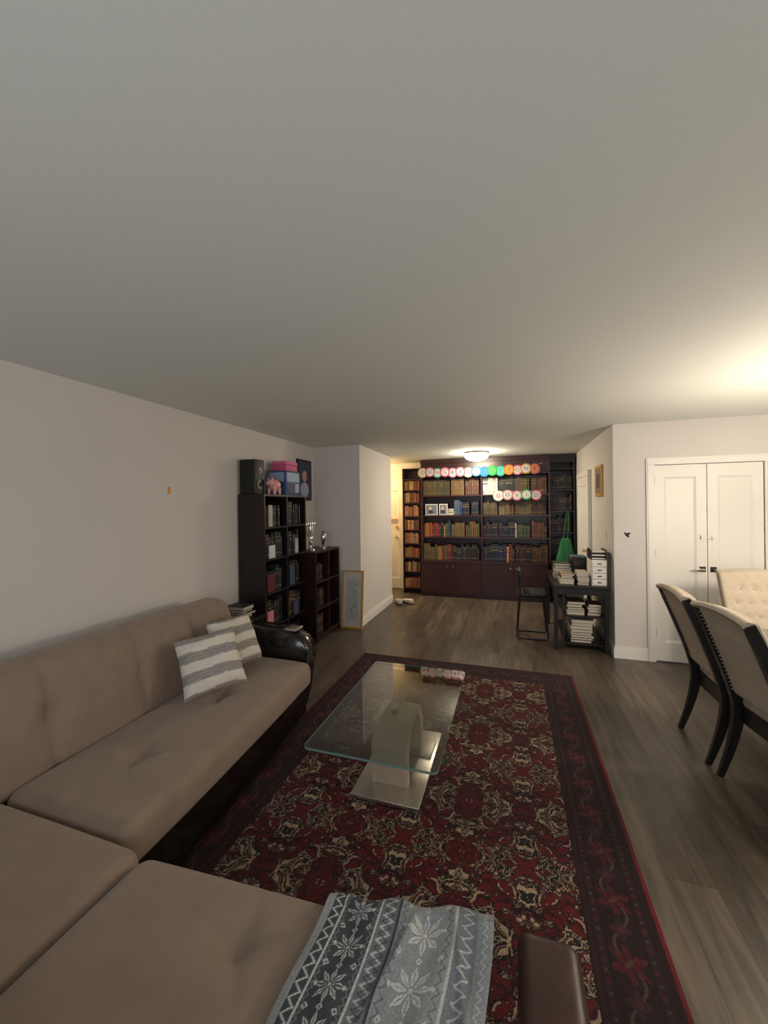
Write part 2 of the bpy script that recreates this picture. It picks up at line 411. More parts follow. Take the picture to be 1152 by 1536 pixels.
# ------------------------------------------------------------------ sofa
def tuft(pts,rad,depth,axis):
    def fn(P,d):
        P=P.copy()
        for (a,c) in pts:
            if axis=='z':
                if d.z>.5:
                    q=math.hypot(P.x-a,P.y-c); P.z-=depth*math.exp(-(q/rad)**2)
                    for ph in (.4,1.7,2.9,4.1,5.3):
                        dx=P.x-a; dy=P.y-c; w=abs(-math.sin(ph)*dx+math.cos(ph)*dy); al=math.cos(ph)*dx+math.sin(ph)*dy
                        if al>0: P.z-=.010*math.exp(-(w/.016)**2)*math.exp(-((al-.08)/.07)**2)
            else:
                if d.x>.5: q=math.hypot(P.y-a,P.z-c); P.x-=depth*math.exp(-(q/rad)**2)
        return P
    return fn
def taperx(x,y):
    k=max(0,(y-1.15)/1.55); return -.11*k**1.3*max(0,min(1,(x+2.06)/.6))
def sofa():
    b=B()
    def tf(P,d): P=P.copy(); P.x+=taperx(P.x,P.y); return P
    b.rbox(-2.5,-1.42,.15,2.72,.02,.27,M_gloss,r=.03,k=3,n=(4,16,1),fn=tf)
    b.rbox(-2.5,-.12,.12,.97,.02,.27,M_gloss,r=.03,k=3)
    for (x,y) in ((-2.4,2.6),(-1.65,2.6),(-.2,.8),(-.2,.25),(-2.4,.25),(-1.5,1.5)): b.cyl((x,y,0),(x,y,.04),.03,.03,M_gloss,12)
    pts=[(-1.385,1.02+i*.1,.19) for i in range(15)]+[(-1.385,2.5,.205),(-1.39,2.6,.235),(-1.395,2.68,.3),(-1.40,2.74,.39),(-1.41,2.765,.48),(-1.43,2.77,.55)]
    pts=[(x+taperx(x,y),y,z) for x,y,z in pts]
    b.sweep(pts,[(-.02,-.085),(.02,-.085),(.028,0),(.02,.085),(-.02,.085)],M_gloss,scales=[1]*16+[.9,.8,.65,.55,.45])
    def seatfn(pts,rad,dep,cx,hx,cy,hy,puff,post=None):
        t=tuft(pts,rad,dep,'z')
        def fn(P,d):
            P=t(P,d)
            if d.z>.3:
                fx=max(0,1-((P.x-cx)/hx)**2); fy=max(0,1-((P.y-cy)/hy)**2); P.z+=puff*(fx**.5)*(fy**.5)
            if post: P=post(P)
            return P
        return fn
    lp=[(-1.72,1.42),(-1.74,2.02)]
    def p1(P): P.x+=taperx(P.x,P.y); return P
    def p2(P):
        if P.y>.5: P.y+=.055*(P.x+1.24)/1.16*min(1,(P.y-.5)/.4)
        return P
    b.rbox(-2.06,-1.36,1.065,2.7,.25,.425,M_fab,r=.06,k=5,n=(44,90,3),fn=seatfn(lp,.06,.036,-1.7,.4,1.9,.95,.022,p1))
    b.rbox(-2.42,-1.245,.2,1.06,.25,.425,M_fab,r=.06,k=5,n=(34,26,3),fn=seatfn([(-1.65,.62)],.05,.03,-1.8,.6,.6,.5,.022))
    b.rbox(-1.24,-.10,.2,1.05,.25,.425,M_fab,r=.06,k=5,n=(60,50,3),fn=seatfn([(-.72,.86),(-.3,.66)],.05,.036,-.65,.6,.6,.5,.022,p2))
    G=[.45,.9,1.29,1.78,2.22]
    def bf(P,d):
        P=P.copy()
        if d.x>.3 or d.z>.3:
            if d.x>.3:
                P.x+=.035*max(0,1-((P.z-.6)/.32)**2)
                for a in G:
                    q=math.hypot(P.y-a,P.z-.64); P.x-=.03*math.exp(-(q/.05)**2)
                    P.x-=.014*math.exp(-((P.y-a-.015*math.sin(P.z*9))/.016)**2)
                    P.x-=.010*math.exp(-((P.y-a)/.09)**2)
            if d.z>.3:
                P.z-=.006*sum(math.exp(-((P.y-a)/.035)**2) for a in G)
        P.x-=(P.z-.4)*.3
        return P
    b.rbox(-2.27,-2.05,.2,2.64,.36,.9,M_fab,r=.085,k=6,n=(2,150,22),fn=bf)
    b.rbox(-2.56,-2.36,.15,2.6,.03,.62,M_fab,r=.04,k=3)
    b.rbox(-2.2,-.1,.0,.19,.1,.8,M_fab,r=.08,k=5,n=(10,2,6))
    prof=[(-2.3,.3),(-2.3,.61),(-2.2,.65),(-2.0,.655),(-1.8,.65),(-1.66,.625),(-1.57,.58),(-1.525,.52),(-1.515,.45),(-1.53,.38),(-1.56,.3)]
    V=[];n=len(prof)
    for y in (2.705,2.72,2.85,2.865):
        k=.012 if y in (2.705,2.865) else 0
        for (x,z) in prof: V.append((x-(k if x>-1.9 else 0),y,z-(k if z>.5 else 0)))
    F=[]
    for i in range(3):
        for j in range(n): F.append((i*n+j,i*n+(j+1)%n,(i+1)*n+(j+1)%n,(i+1)*n+j))
    F.append(tuple(range(n))[::-1]); F.append(tuple(3*n+j for j in range(n)))
    b.add(V,F,M_gloss)
    b.rbox(-1.74,-1.63,2.73,2.84,.632,.652,M_steel,r=.005)
    b.rbox(.0,.155,.15,1.14,.03,.47,M_brownl,r=.035,k=4,n=(1,6,3))
    b.rbox(-.13,.02,.15,.75,.08,.3,M_brownl,r=.02)
    return b.obj('sectional_sofa',ang=60)
sofa()

def pillow(name,loc,rot,size=.42,th=.075,stripes=3,ph=0):
    n=64; t=np.linspace(-1,1,n); U,V=np.meshgrid(t,t,indexing='ij')
    x=U*size/2*(1-.06*(1-V**2)); y=V*size/2*(1-.06*(1-U**2))
    h=th*np.sqrt(np.maximum(0,(1-U**4)*(1-V**4)))*(1+.07*np.sin(7*U+3*V)+.06*np.sin(9*V-4*U))
    k=(U*stripes/2+ph+.02*np.sin(5*V))%1.0
    base=np.where((k<.5)[...,None],np.array([208,202,191]),np.array([136,132,128])).astype(float)
    thin=((k>.5)&(np.abs(((k-.5)*8)%1-.5)<.16)); base[thin]=[160,155,149]
    top=np.stack([x,y,h],-1); bot=np.stack([x,y,-h],-1)[::-1]
    P=np.concatenate([top,bot],0); Cc=np.concatenate([base,base[::-1]],0)
    return grid_obj(name,P,Cc,M_knit,loc=loc,rot=rot)
pillow('throw_pillow',(-1.83,2.03,.645),(math.radians(8),math.radians(56),math.radians(-28)),.37,ph=.1)
pillow('throw_pillow.001',(-1.91,2.36,.655),(math.radians(-4),math.radians(62),math.radians(-14)),.36,ph=.3)

def blanket():
    nx,ny=260,420
    a=np.linspace(0,.46,nx); s=np.linspace(0,.9,ny); A,SS=np.meshgrid(a,s,indexing='ij')
    r=.06; L0=.70
    Yp=np.zeros_like(SS); Zp=np.zeros_like(SS)
    flat=SS<L0; Yp[flat]=.33+SS[flat]
    top=.462
    Zp[flat]=top
    q=(SS-L0); arc=(~flat)&(q<r*np.pi/2); th=q/r
    Yp[arc]=1.03+r*np.sin(th[arc]); Zp[arc]=top-r+r*np.cos(th[arc])
    dn=(~flat)&(~arc); Yp[dn]=1.03+r; Zp[dn]=top-r-(q[dn]-r*np.pi/2)
    fl=np.where(flat,1,.3)
    Zp+=fl*(.008*np.sin(A*26+SS*5)*np.sin(SS*9+1)+.005*np.sin(A*60+SS*11+1.5*np.sin(SS*17)))+.012
    Zp+=fl*(.010*np.exp(-((A-.22-.25*(SS-.55))/.012)**2)*np.clip((SS-.25)/.2,0,1)+.008*np.exp(-((A-.40+.3*(SS-.55))/.011)**2))
    Yp+=np.where(dn,.012*np.sin(A*30)+.012,0)
    f=A/.46
    Yp+=f*.085*np.clip((Yp-.5)/.5,0,1)+.008*np.sin(A*40)*np.clip((Yp-.8)/.2,0,1)
    Xp=-.53+A+.008*np.sin(SS*12)+.02*(SS-.4)*(.5-f)*-1
    C=np.zeros((nx,ny,3)); C[:]=(150,158,166)
    def setc(m,c): C[m]=c
    y=SS; x=A
    def snow(cx,P,ph,R,col,dia=None):
        dx=x-cx; dy=(y+ph)%P-P/2; rr=np.hypot(dx,dy); an=np.arctan2(dy,dx)
        k=((an/(np.pi/4))+.5)%1-.5
        ang=k*np.pi/4; w=np.abs(rr*np.sin(ang)); al=rr*np.cos(ang)
        pet=(w<.36*np.minimum(al-R*.12,R-al))&(al<R)&(al>R*.12)
        slit=(w<.0014)&(al>R*.3)&(al<R*.8)
        setc(pet&~slit,col); setc(rr<R*.10,col)
        if dia:
            dy2=(y+ph+P/2)%P-P/2
            for ox in (-dia,0,dia):
                q=np.abs(dx-ox)+np.abs(dy2); setc((q<.008)&(q>.0035),col)
            for ox in (-dia,dia):
                q=np.abs(dx-ox)+np.abs(dy); setc((q<.006),col)
    def band(x0,x1,c): setc((x>=x0)&(x<x1),c)
    def zig(cx,amp,P,w,c): 
        z=cx+amp*(2*np.abs((y/P)%1-.5)*2-1); setc(np.abs(x-z)<w,c)
    white=(172,175,175); dk=(58,62,68); mid=(100,105,110)
    band(0,.022,(142,147,150)); band(.022,.05,dk); zig(.036,.010,.03,.0035,white)
    band(.05,.056,white); band(.056,.155,dk); snow(.105,.092,.0,.040,white,.036)
    zig(.062,.004,.016,.002,mid); zig(.149,.004,.016,.002,mid)
    band(.155,.161,white); band(.161,.205,mid); zig(.183,.014,.03,.0045,white); zig(.183,-.014,.03,.0025,dk)
    band(.205,.213,dk)
    band(.213,.36,(134,139,143)); snow(.287,.125,.03,.052,(186,189,189),.052)
    zig(.225,.007,.024,.0025,(98,104,110)); zig(.347,.007,.024,.0025,(98,104,110))
    band(.36,.367,white); band(.367,.42,(110,117,123)); zig(.395,.014,.03,.004,white); band(.42,.46,(130,136,140)); zig(.44,.006,.02,.002,white)
    C*=(.88+.24*np.random.rand(nx,ny))[...,None]
    return grid_obj('throw_blanket',np.stack([Xp,Yp,Zp],-1),C,M_knit)
blanket()

# ------------------------------------------------------------------ coffee table
def rounded_slab(b,x0,x1,y0,y1,z0,z1,r,m,me,seg=8):
    P=[]
    for (cx,cy,a0) in ((x1-r,y1-r,0),(x0+r,y1-r,90),(x0+r,y0+r,180),(x1-r,y0+r,270)):
        for i in range(seg+1):
            a=math.radians(a0+90*i/seg); P.append((cx+r*math.cos(a),cy+r*math.sin(a)))
    n=len(P)
    V=[(x,y,z0) for x,y in P]+[(x,y,z1) for x,y in P]
    b.add(V,[tuple(range(n))[::-1],tuple(n+i for i in range(n))],m)
    b.add(V,[(i,(i+1)%n,n+(i+1)%n,n+i) for i in range(n)],me)
b=B()
rounded_slab(b,-1.01,-.33,1.735,2.86,.412,.424,.03,M_glass,M_gedge)
b.rbox(-.87,-.48,2.0,2.72,.016,.036,M_steel,r=.004,k=2)
yc=2.33
t=.055
N=26
def arc(yr,zt,base,rr):
    pts=[]
    z1=zt-rr
    pts.append((yc-yr,base)); pts.append((yc-yr,base+(z1-base)*.5))
    for i in range(N+1):
        a=math.pi-math.pi*i/N; pts.append((yc+yr*math.cos(a),z1+rr*math.sin(a)))
    pts.append((yc+yr,base+(z1-base)*.5)); pts.append((yc+yr,base))
    return pts
ry=.205
o_=arc(ry,.385,.037,.17); i_=arc(ry-t,.385-t,.037,.13)
V=[];n=len(o_)
for x in (-.785,-.575):
    V+=[(x,y,z) for y,z in o_]+[(x,y,z) for y,z in i_]
F=[]
for i in range(n-1):
    F.append((i,i+1,n+i+1,n+i)); F.append((2*n+i,3*n+i,3*n+i+1,2*n+i+1))
    F.append((i,2*n+i,2*n+i+1,i+1)); F.append((n+i,n+i+1,3*n+i+1,3*n+i))
F.append((0,n,3*n,2*n)); F.append((n-1,3*n-1,4*n-1,2*n-1)[::-1])
b.add(V,F,M_lwood)
for (x,y) in ((-.68,2.26),(-.68,2.4)): b.cyl((x,y,.375),(x,y,.4115),.028,.028,M_steel,20)
b.rbox(-.64,-.5,2.42,2.6,.037,.05,M_steel,r=.004)
b.obj('coffee_table')

# ------------------------------------------------------------------ books
BP=dict(
 olive=[(86,74,46),(78,64,42),(70,60,42)], gold=[(98,78,50),(112,90,62),(78,60,40)],
 brown=[(70,44,30),(78,50,36),(58,36,28),(86,58,40)], navy=[(24,32,50),(30,38,58),(22,28,42)],
 black=[(24,23,26),(32,28,32),(20,20,22)], mix=[(112,36,34),(34,50,82),(176,166,148),(54,72,54),(140,104,56),(38,34,38),(186,178,170),(72,36,50)],
 dark=[(32,28,36),(46,26,28),(26,38,42),(56,46,40),(24,26,40)], white=[(194,188,178),(170,164,156),(204,200,192)],
 warm=[(140,88,52),(158,110,66),(112,60,38),(176,138,96),(90,46,34)], blue=[(60,86,128),(140,154,172),(40,58,94)])
def row(b,mode,u0,u1,w,z,h0,h1,dep,pal,bands=True,tmin=.018,tmax=.042,fill=1.0,uniform=False):
    u=u0; H=random.uniform(h0,h1); T=random.uniform(tmin,tmax); last=u0+(u1-u0)*fill
    cols=BP[pal]
    def put(a0,a1,o0,o1,z0,z1,c):
        if mode=='x': b.box(a0,a1,w+o0,w+o1,z0,z1,M_v,c)
        else: b.box(w-o1,w-o0,a0,a1,z0,z1,M_v,c)
    cur=random.choice(cols); cnt=0
    while True:
        if cnt<=0:
            H=random.uniform(h0,h1); T=random.uniform(tmin,tmax); cur=random.choice(cols); cnt=random.randint(1,9 if uniform else 3)
        cnt-=1
        t=T*random.uniform(.95,1.05)
        if u+t>last: break
        c=tuple(max(0,min(255,k*random.uniform(.85,1.15))) for k in cur)
        o=random.uniform(0,.015)
        put(u+.0015,u+t-.0015,o,dep,z,z+H,c)
        if bands:
            g=(150,128,86) if sum(c)<330 else (70,50,40)
            for fz in (.15,.8): put(u+.003,u+t-.003,o-.0015,o-.0001,z+H*fz,z+H*(fz+.022),g)
            if random.random()<.5: put(u+.004,u+t-.004,o-.0015,o-.0001,z+H*.6,z+H*.68,tuple(k*.8 for k in g))
        u+=t
def stack(b,x0,y0,z,w,d,n,cols,tmin=.015,tmax=.04):
    for i in range(n):
        t=random.uniform(tmin,tmax); c=random.choice(cols); dx=random.uniform(0,.015); dy=random.uniform(0,.015)
        ww=w*random.uniform(.85,1)-.015; dd=d*random.uniform(.85,1)-.015
        b.box(x0+dx,x0+dx+ww,y0+dy,y0+dy+dd,z,z+t*.12,M_v,c); b.box(x0+dx+.005,x0+dx+ww-.003,y0+dy+.004,y0+dy+dd-.004,z+t*.121,z+t*.879,M_v,(190,182,166))
        b.box(x0+dx,x0+dx+ww,y0+dy,y0+dy+dd,z+t*.88,z+t*.995,M_v,c); b.box(x0+dx,x0+dx+.004,y0+dy,y0+dy+dd,z+t*.121,z+t*.879,M_v,c)
        z+=t
    return z
b=B(); FY=7.02; BY=YE-.01
X0,XM,X1=-1.57,-.5,.60
levels=[.63,1.05,1.437,1.79,2.15]
for x in (X0,XM-.012,X1-.025): b.box(x,x+.025,FY,BY-.016,.631,2.43,M_cherry)
b.box(X0,X1,BY-.015,BY,0,2.43,M_cherry)
for z in levels[1:]: b.box(X0+.0255,XM-.0125,FY+.004,BY-.016,z-.025,z,M_cherry); b.box(XM+.0135,X1-.0255,FY+.004,BY-.016,z-.025,z,M_cherry)
b.box(X0,X1,FY-.02,FY-.001,2.15,2.43,M_cherry); b.box(X0,X1,FY-.05,FY-.021,2.36,2.43,M_cherry)
b.box(X0,X1-.06,FY-.1,BY-.02,.06,.6,M_cherry); b.box(X0,X1-.05,FY-.125,BY-.016,.601,.63,M_cherry)
nd=4; wd=(X1-.06-X0)/nd
for i in range(nd):
    a=X0+i*wd; b.rbox(a+.002,a+wd-.002,FY-.118,FY-.1005,.06,.598,M_cherry,r=.003,k=2)
    b.cyl((a+(wd-.05 if i%2==0 else .05),FY-.118,.54),(a+(wd-.05 if i%2==0 else .05),FY-.135,.54),.008,.011,M_steel,10)
b.box(X0,X1-.06,FY-.09,BY-.02,0,.059,M_cherry)
b.box(X1+.001,.985,BY-.015,BY,0,2.43,M_cherry2); b.box(.955,.985,FY+.06,BY-.016,0,2.43,M_cherry2)
for z in (.08,.45,.8,1.15,1.5,1.85,2.2): b.box(X1+.001,.954,FY+.06,BY-.016,z-.02,z,M_cherry2)
b.box(X1+.001,.985,FY+.04,FY+.059,2.3,2.43,M_cherry2)
LX0,LX1=-1.93,-1.572
for x in (LX0,LX1-.02): b.box(x,x+.02,FY+.02,BY-.071,0,2.3,M_cherry)
b.box(LX0,LX1,BY-.07,BY-.055,0,2.3,M_cherry)
lv=[.1,.4,.66,.92,1.17,1.42,1.67,1.9,2.1]
for z in lv+[2.3]: b.box(LX0+.0205,LX1-.0205,FY+.03,BY-.071,z-.018,z,M_cherry)
b.obj('built_in_bookcase',smooth=False)
b=B()
def seg(a,c,z,pals,h0,h1,**k):
    n=len(pals); wdt=(c-a)/n
    for i,p in enumerate(pals): row(b,'x',a+i*wdt,a+(i+1)*wdt,FY+.03,z+.001,h0,h1,.2,p,**k)
seg(X0+.03,XM-.03,1.79,['olive','olive','gold','brown'],.27,.30,uniform=True); seg(XM+.02,X1-.03,1.79,['white','dark','olive','brown'],.25,.30,uniform=True)
seg(-.98,XM-.03,1.437,['blue','navy','navy'],.22,.27,uniform=True); seg(XM+.02,X1-.03,1.437,['olive','gold','olive','brown'],.2,.26)
seg(X0+.03,XM-.03,1.05,['mix','mix','gold','olive'],.2,.3); seg(XM+.02,X1-.03,1.05,['dark','navy','mix','brown'],.2,.29)
seg(X0+.03,XM-.03,.63,['olive','mix','dark','black'],.22,.3); seg(XM+.02,X1-.03,.63,['navy','mix','dark','brown'],.24,.31)
for z in (.08,.45,.8,1.15,1.5,1.85): row(b,'x',X1+.01,.945,FY+.08,z+.001,.22,.28,.18,'black' if z>.5 else 'dark')
for i,z in enumerate(lv[:-1]): row(b,'x',LX0+.03,LX1-.03,FY+.05,z+.001,.16,.2,.17,'warm',tmin=.014,tmax=.03,fill=.95)
stack(b,-1.1,FY+.03,1.437+.001,.13,.18,4,[(200,190,180),(40,60,110)])
b.obj('bookcase_books',smooth=False)
for i,(x,ww,hh) in enumerate(((-1.5,.22,.2),(-1.25,.15,.2))):
    b=B(); z=1.438
    b.box(x,x+ww,FY+.03,FY+.045,z,z+hh,M_white); b.box(x+.014,x+ww-.014,FY+.027,FY+.0299,z+.014,z+hh-.014,M_v,(110,120,130))
    b.ell((x+ww*.4,FY+.027,z+hh*.6),(.025,.003,.03),M_v,col=(200,160,140)); b.ell((x+ww*.45,FY+.027,z+hh*.3),(.045,.003,.03),M_v,col=(50,50,70))
    b.box(x+ww*.4,x+ww*.6,FY+.0451,FY+.09,z,z+.01,M_white)
    b.obj('photo_frame' if i==0 else 'photo_frame.%03d'%i)

def banner(name,word,xa,xb,z,y,cols,solid=(),sag=.02,R=.087):
    b=B(); n=len(word); kids=[]; pts=[]
    for i,ch in enumerate(word):
        t=i/(n-1); x=xa+(xb-xa)*t; zz=z-sag*math.sin(math.pi*t)+(.006 if i%2 else -.006); yy=y-(.008 if i%2 else 0)
        c=cols[i%len(cols)]
        V=[(x,yy-.0015,zz)]; K=48
        for j in range(K):
            a=2*math.pi*j/K; r=R*(1+.03*math.cos(12*a)); V.append((x+r*math.cos(a),yy-.0015,zz+r*math.sin(a)))
        V2=[(p[0],yy+.0015,p[2]) for p in V]
        F=[(0,1+j,1+(j+1)%K) for j in range(K)]
        b.add(V+V2,F+[(K+1,K+2+(j+1)%K,K+2+j) for j in range(K)]+[(1+j,K+2+j,K+2+(j+1)%K,1+(j+1)%K) for j in range(K)],M_paper,c)
        V=[(x,yy-.003,zz)]+[(x+R*.74*math.cos(2*math.pi*j/32),yy-.003,zz+R*.74*math.sin(2*math.pi*j/32)) for j in range(32)]
        b.add(V,[(0,1+j,1+(j+1)%32) for j in range(32)],M_paper,tuple(min(255,k+25) for k in c) if i in solid else (186,183,178))
        pts.append((x,y+.004,zz+R*.7))
        cu=bpy.data.curves.new('letter','FONT'); cu.body=ch; cu.size=.09; cu.extrude=.0005; cu.align_x='CENTER'; cu.align_y='CENTER'
        cu.materials.append(M_lets[i%3]); o=bpy.data.objects.new('letter_%d'%i,cu); S.collection.objects.link(o)
        o.location=(x,yy-.0045,zz); o.rotation_euler=(math.radians(90),0,0); kids.append(o)
    pts=[(xa-.12,y+.004,pts[0][2]+.03)]+pts+[(xb+.12,y+.004,pts[-1][2]+.03)]
    b.tube(pts,.002,M_white,6)
    o=b.obj(name,smooth=False)
    for k in kids: k.parent=o
M_lets=[mat('letter_ink',(110,40,64),.6,noise=.02),mat('letter_ink_blue',(36,60,100),.6,noise=.02),mat('letter_ink_grey',(70,60,70),.6,noise=.02)]
pc=[(180,166,130),(160,80,118),(60,144,110),(165,68,112),(150,110,140),(165,92,122),(176,168,140),(60,118,165),(24,96,156),(34,132,60),(40,140,120),(170,104,36),(166,66,106),(170,126,46),(158,86,64)]
banner('letter_banner','CONGRATULATIONS',-1.52,.36,2.205,6.93,pc,solid=(8,9,10,11,14))
banner('letter_banner.001','DOVID',-.22,.38,1.77,6.96,[(180,180,176),(176,124,124),(166,88,114),(60,136,92),(170,80,102)],sag=.0)

b=B()
def bagfn(P,d):
    z=P.z; k=(z-.62)/.45
    s=1-.55*max(0,k)**1.5+.05*math.sin(P.x*60+P.z*9)
    return Vector((.8+(P.x-.8)*s,6.85+(P.y-6.85)*s,z))
b.rbox(.66,.94,6.78,6.92,.62,1.07,M_green,r=.06,k=4,n=(8,3,10),fn=bagfn)
b.tube([(.77,6.84,1.05),(.8,6.87,1.25),(.84,6.96,1.47),(.86,7.03,1.5)],.006,M_green,6)
b.tube([(.83,6.84,1.05),(.85,6.87,1.25),(.865,6.97,1.47),(.86,7.03,1.5)],.006,M_green,6)
b.obj('green_drawstring_bag')

# ------------------------------------------------------------------ left bookcases
def side_case(name,x0,x1,y0,y1,h,levels,m,midy=None,t=.022):
    b=B()
    for y in (y0,y1-t): b.box(x0,x1,y,y+t,0,h,m)
    b.box(x0,x0+.01,y0+t+E,y1-t-E,0,h-t-E,m)
    b.box(x0,x1-E,y0+t+E,y1-t-E,h-t,h-E,m); b.box(x0+.011,x1-.01,y0+t+E,y1-t-E,0,.059,m)
    segs=[(y0+t+E,y1-t-E)] if not midy else [(y0+t+E,midy-.0105),(midy+.0105,y1-t-E)]
    for z in levels:
        for (a,c) in segs: b.box(x0+.0105,x1-.003,a,c,z-.02,z,m)
    if midy: b.box(x0+.0105,x1-.003,midy-.01,midy+.01,.06,h-t-E,m)
    return b.obj(name,smooth=False)
TX1=-2.31
TL=[.08,.42,.76,1.1,1.42]
side_case('tall_bookcase',WL+.017,TX1,3.3,4.12,1.75,TL,M_cherry2,midy=3.72)
b=B()
for z in TL[:]:
    for (a,c) in ((3.33,3.70),(3.74,4.09)):
        p=random.choice(['black','dark','navy','black','dark'])
        row(b,'y',a,c,TX1-.03,z+.001,.2,.27,.17,p,fill=random.uniform(.7,1))
for (y,z,ww,hh,c) in ((3.36,.42,.1,.15,(205,120,140)),(3.36,.76,.13,.18,(90,26,42)),(3.4,1.1,.1,.13,(200,200,205)),(3.4,1.42,.06,.22,(170,166,160)),(3.9,1.1,.06,.16,(170,170,175)),(3.78,.76,.1,.2,(50,70,100)),(3.85,.42,.1,.15,(60,64,90)),(3.4,.08,.1,.15,(40,56,100))):
    b.box(TX1-.025,TX1-.012,y,y+ww,z+.001,z+hh,M_v,c)
b.obj('bookcase_books.001',smooth=False)
LX=-2.2
side_case('low_bookcase',WL+.017,LX,4.14,4.80,1.08,[.08,.4,.72],M_cherry3,midy=4.5)
b=B()
for z in (.08,.4,.72):
    row(b,'y',4.17,4.47,LX-.05,z+.001,.18,.24,.17,'dark',fill=.9)
b.obj('bookcase_books.002',smooth=False)
b=B(); b.rbox(-2.6,-2.42,3.31,3.47,1.751,2.1,M_dark,r=.008,k=2)
for z,r in ((1.85,.055),(1.99,.035)):
    b.cyl((-2.425,3.39,z),(-2.414,3.39,z),r,r*.93,M_black,20); b.cyl((-2.414,3.39,z),(-2.41,3.39,z),r*.4,r*.3,M_black,16)
b.obj('speaker')
b=B(); c=(-2.39,3.6,1.75)
b.ell((c[0],c[1],c[2]+.1),(.06,.085,.065),M_pink); b.ell((c[0]+.01,c[1]-.085,c[2]+.12),(.042,.04,.04),M_pink)
b.cyl((c[0]+.01,c[1]-.115,c[2]+.115),(c[0]+.012,c[1]-.135,c[2]+.113),.018,.018,M_pink,14)
for s_ in (-1,1):
    b.cyl((c[0]+.01+s_*.022,c[1]-.085,c[2]+.15),(c[0]+.01+s_*.03,c[1]-.09,c[2]+.178),.014,.003,M_pink,8)
    for q in (-.045,.045): b.cyl((c[0]+s_*.032,c[1]+q,c[2]+.07),(c[0]+s_*.034,c[1]+q,c[2]+.001),.018,.014,M_pink,10)
b.obj('piggy_bank')
b=B(); b.rbox(-2.58,-2.35,3.76,4.06,1.751,2.02,M_v,r=.004,k=1,col=(50,76,126))
b.box(-2.349,-2.347,3.78,4.04,1.9,2.0,M_v,(150,170,195)); b.box(-2.349,-2.347,3.8,3.93,1.78,1.88,M_v,(36,50,90)); b.box(-2.349,-2.347,3.95,4.03,1.78,1.88,M_v,(170,160,180))
b.box(-2.56,-2.37,3.757,3.759,1.9,2.0,M_v,(140,160,190)); b.box(-2.54,-2.42,3.757,3.759,1.78,1.87,M_v,(180,170,185))
b.obj('gift_box')
b=B(); b.rbox(-2.55,-2.37,3.8,4.04,2.021,2.09,M_v,r=.004,k=1,col=(194,78,124)); b.rbox(-2.553,-2.367,3.797,4.043,2.091,2.13,M_v,r=.004,k=1,col=(206,100,145)); b.obj('gift_box.001')
b=B(); b.box(WL+E,WL+.02,4.45,4.82,1.7,2.24,M_blackw); b.box(WL+.0201,WL+.022,4.48,4.79,1.73,2.21,M_v,(60,66,84))
b.ell((WL+.022,4.63,2.02),(.003,.06,.075),M_v,col=(196,150,130)); b.ell((WL+.022,4.63,1.84),(.003,.11,.1),M_v,col=(170,180,205)); b.obj('framed_portrait')
b=B(); cx,cy=-2.38,4.35; z0=1.081
b.lathe([(.06,0),(.055,.012),(.02,.03),(.012,.06),(.022,.09),(.01,.12),(.01,.2),(.02,.23),(.01,.3)],(cx,cy,z0),M_silver,20)
for k in range(-2,3):
    y=cy+k*.055
    if k: b.tube([(cx,cy,z0+.14)]+[(cx,cy+k*.055*(math.sin(a*math.pi/2)),z0+.14+.16*(1-math.cos(a*math.pi/2))) for a in (.25,.5,.75,1)],.005,M_silver,8)
    b.lathe([(.008,0),(.018,.01),(.014,.03),(.016,.05)],(cx,y,z0+.3),M_silver,12)
b.obj('candelabra')
b=B(); b.lathe([(.045,0),(.045,.01),(.015,.04),(.03,.09),(.045,.14),(.035,.18),(.02,.2),(.024,.22)],(-2.33,4.6,1.081),M_silver,20); b.obj('silver_goblet')
b=B(); b.box(-2.5,-2.485,4.45,4.6,1.081,1.24,M_white); b.box(-2.4849,-2.483,4.465,4.585,1.1,1.225,M_v,(190,180,175)); b.obj('photo_frame.002')
b=B(); w_,h_=.30,.76
b.T=Matrix.Translation((-2.19,YC-.11,0))@Matrix.Rotation(math.radians(-6.5),4,'X')
for (a,c,d,e_) in ((0,.022,0,h_),(w_-.022,w_,0,h_),(.0221,w_-.0221,0,.022),(.0221,w_-.0221,h_-.022,h_)): b.box(a,c,0,.02,d,e_,M_brass)
b.box(.02,w_-.02,.008,.016,.02,h_-.02,M_v,(186,184,178)); b.box(.06,w_-.06,.006,.0079,.1,h_-.12,M_v,(166,168,166))
for i in range(16):
    x=.08+random.random()*.11; z=.13+random.random()*.46; b.box(x,x+.03,.0045,.0059,z,z+.012,M_v,(125,130,125))
b.obj('leaning_picture_frame',smooth=False)
b=B(); b.box(-2.6,-2.3,3.0,3.28,.55,.58,M_cherry2)
for (x,y) in ((-2.59,3.01),(-2.34,3.01),(-2.59,3.24),(-2.34,3.24)): b.box(x,x+.03,y,y+.03,0,.5499,M_cherry2)
b.box(-2.58,-2.32,3.02,3.26,.2,.22,M_cherry2); b.obj('end_table',smooth=False)
b=B(); stack(b,-2.56,3.03,.581,.22,.18,4,[(40,40,44),(70,60,40),(30,34,50)]); b.obj('stacked_books',smooth=False)
b=B(); b.ell((WL+.003,2.48,1.755),(.004,.016,.022),M_v,col=(226,150,50)); b.box(WL+E,WL+.004,2.47,2.49,1.765,1.79,M_v,(220,120,40)); b.obj('wall_sticker')
b=B(); 
for (dx,dz,r) in ((0,0,.016),(.02,.012,.01),(-.018,.016,.008),(.01,-.02,.009)): b.ell((1.13+dx,YD-.006,1.29+dz),(r,.006,r),M_dark,12,8)
b.obj('wall_hook')
b=B(); b.rbox(XC+E,XC+.006,5.05,5.12,1.2,1.31,M_white,r=.002); b.box(XC+.0061,XC+.01,5.075,5.095,1.23,1.28,M_white); b.obj('light_switch',smooth=False)
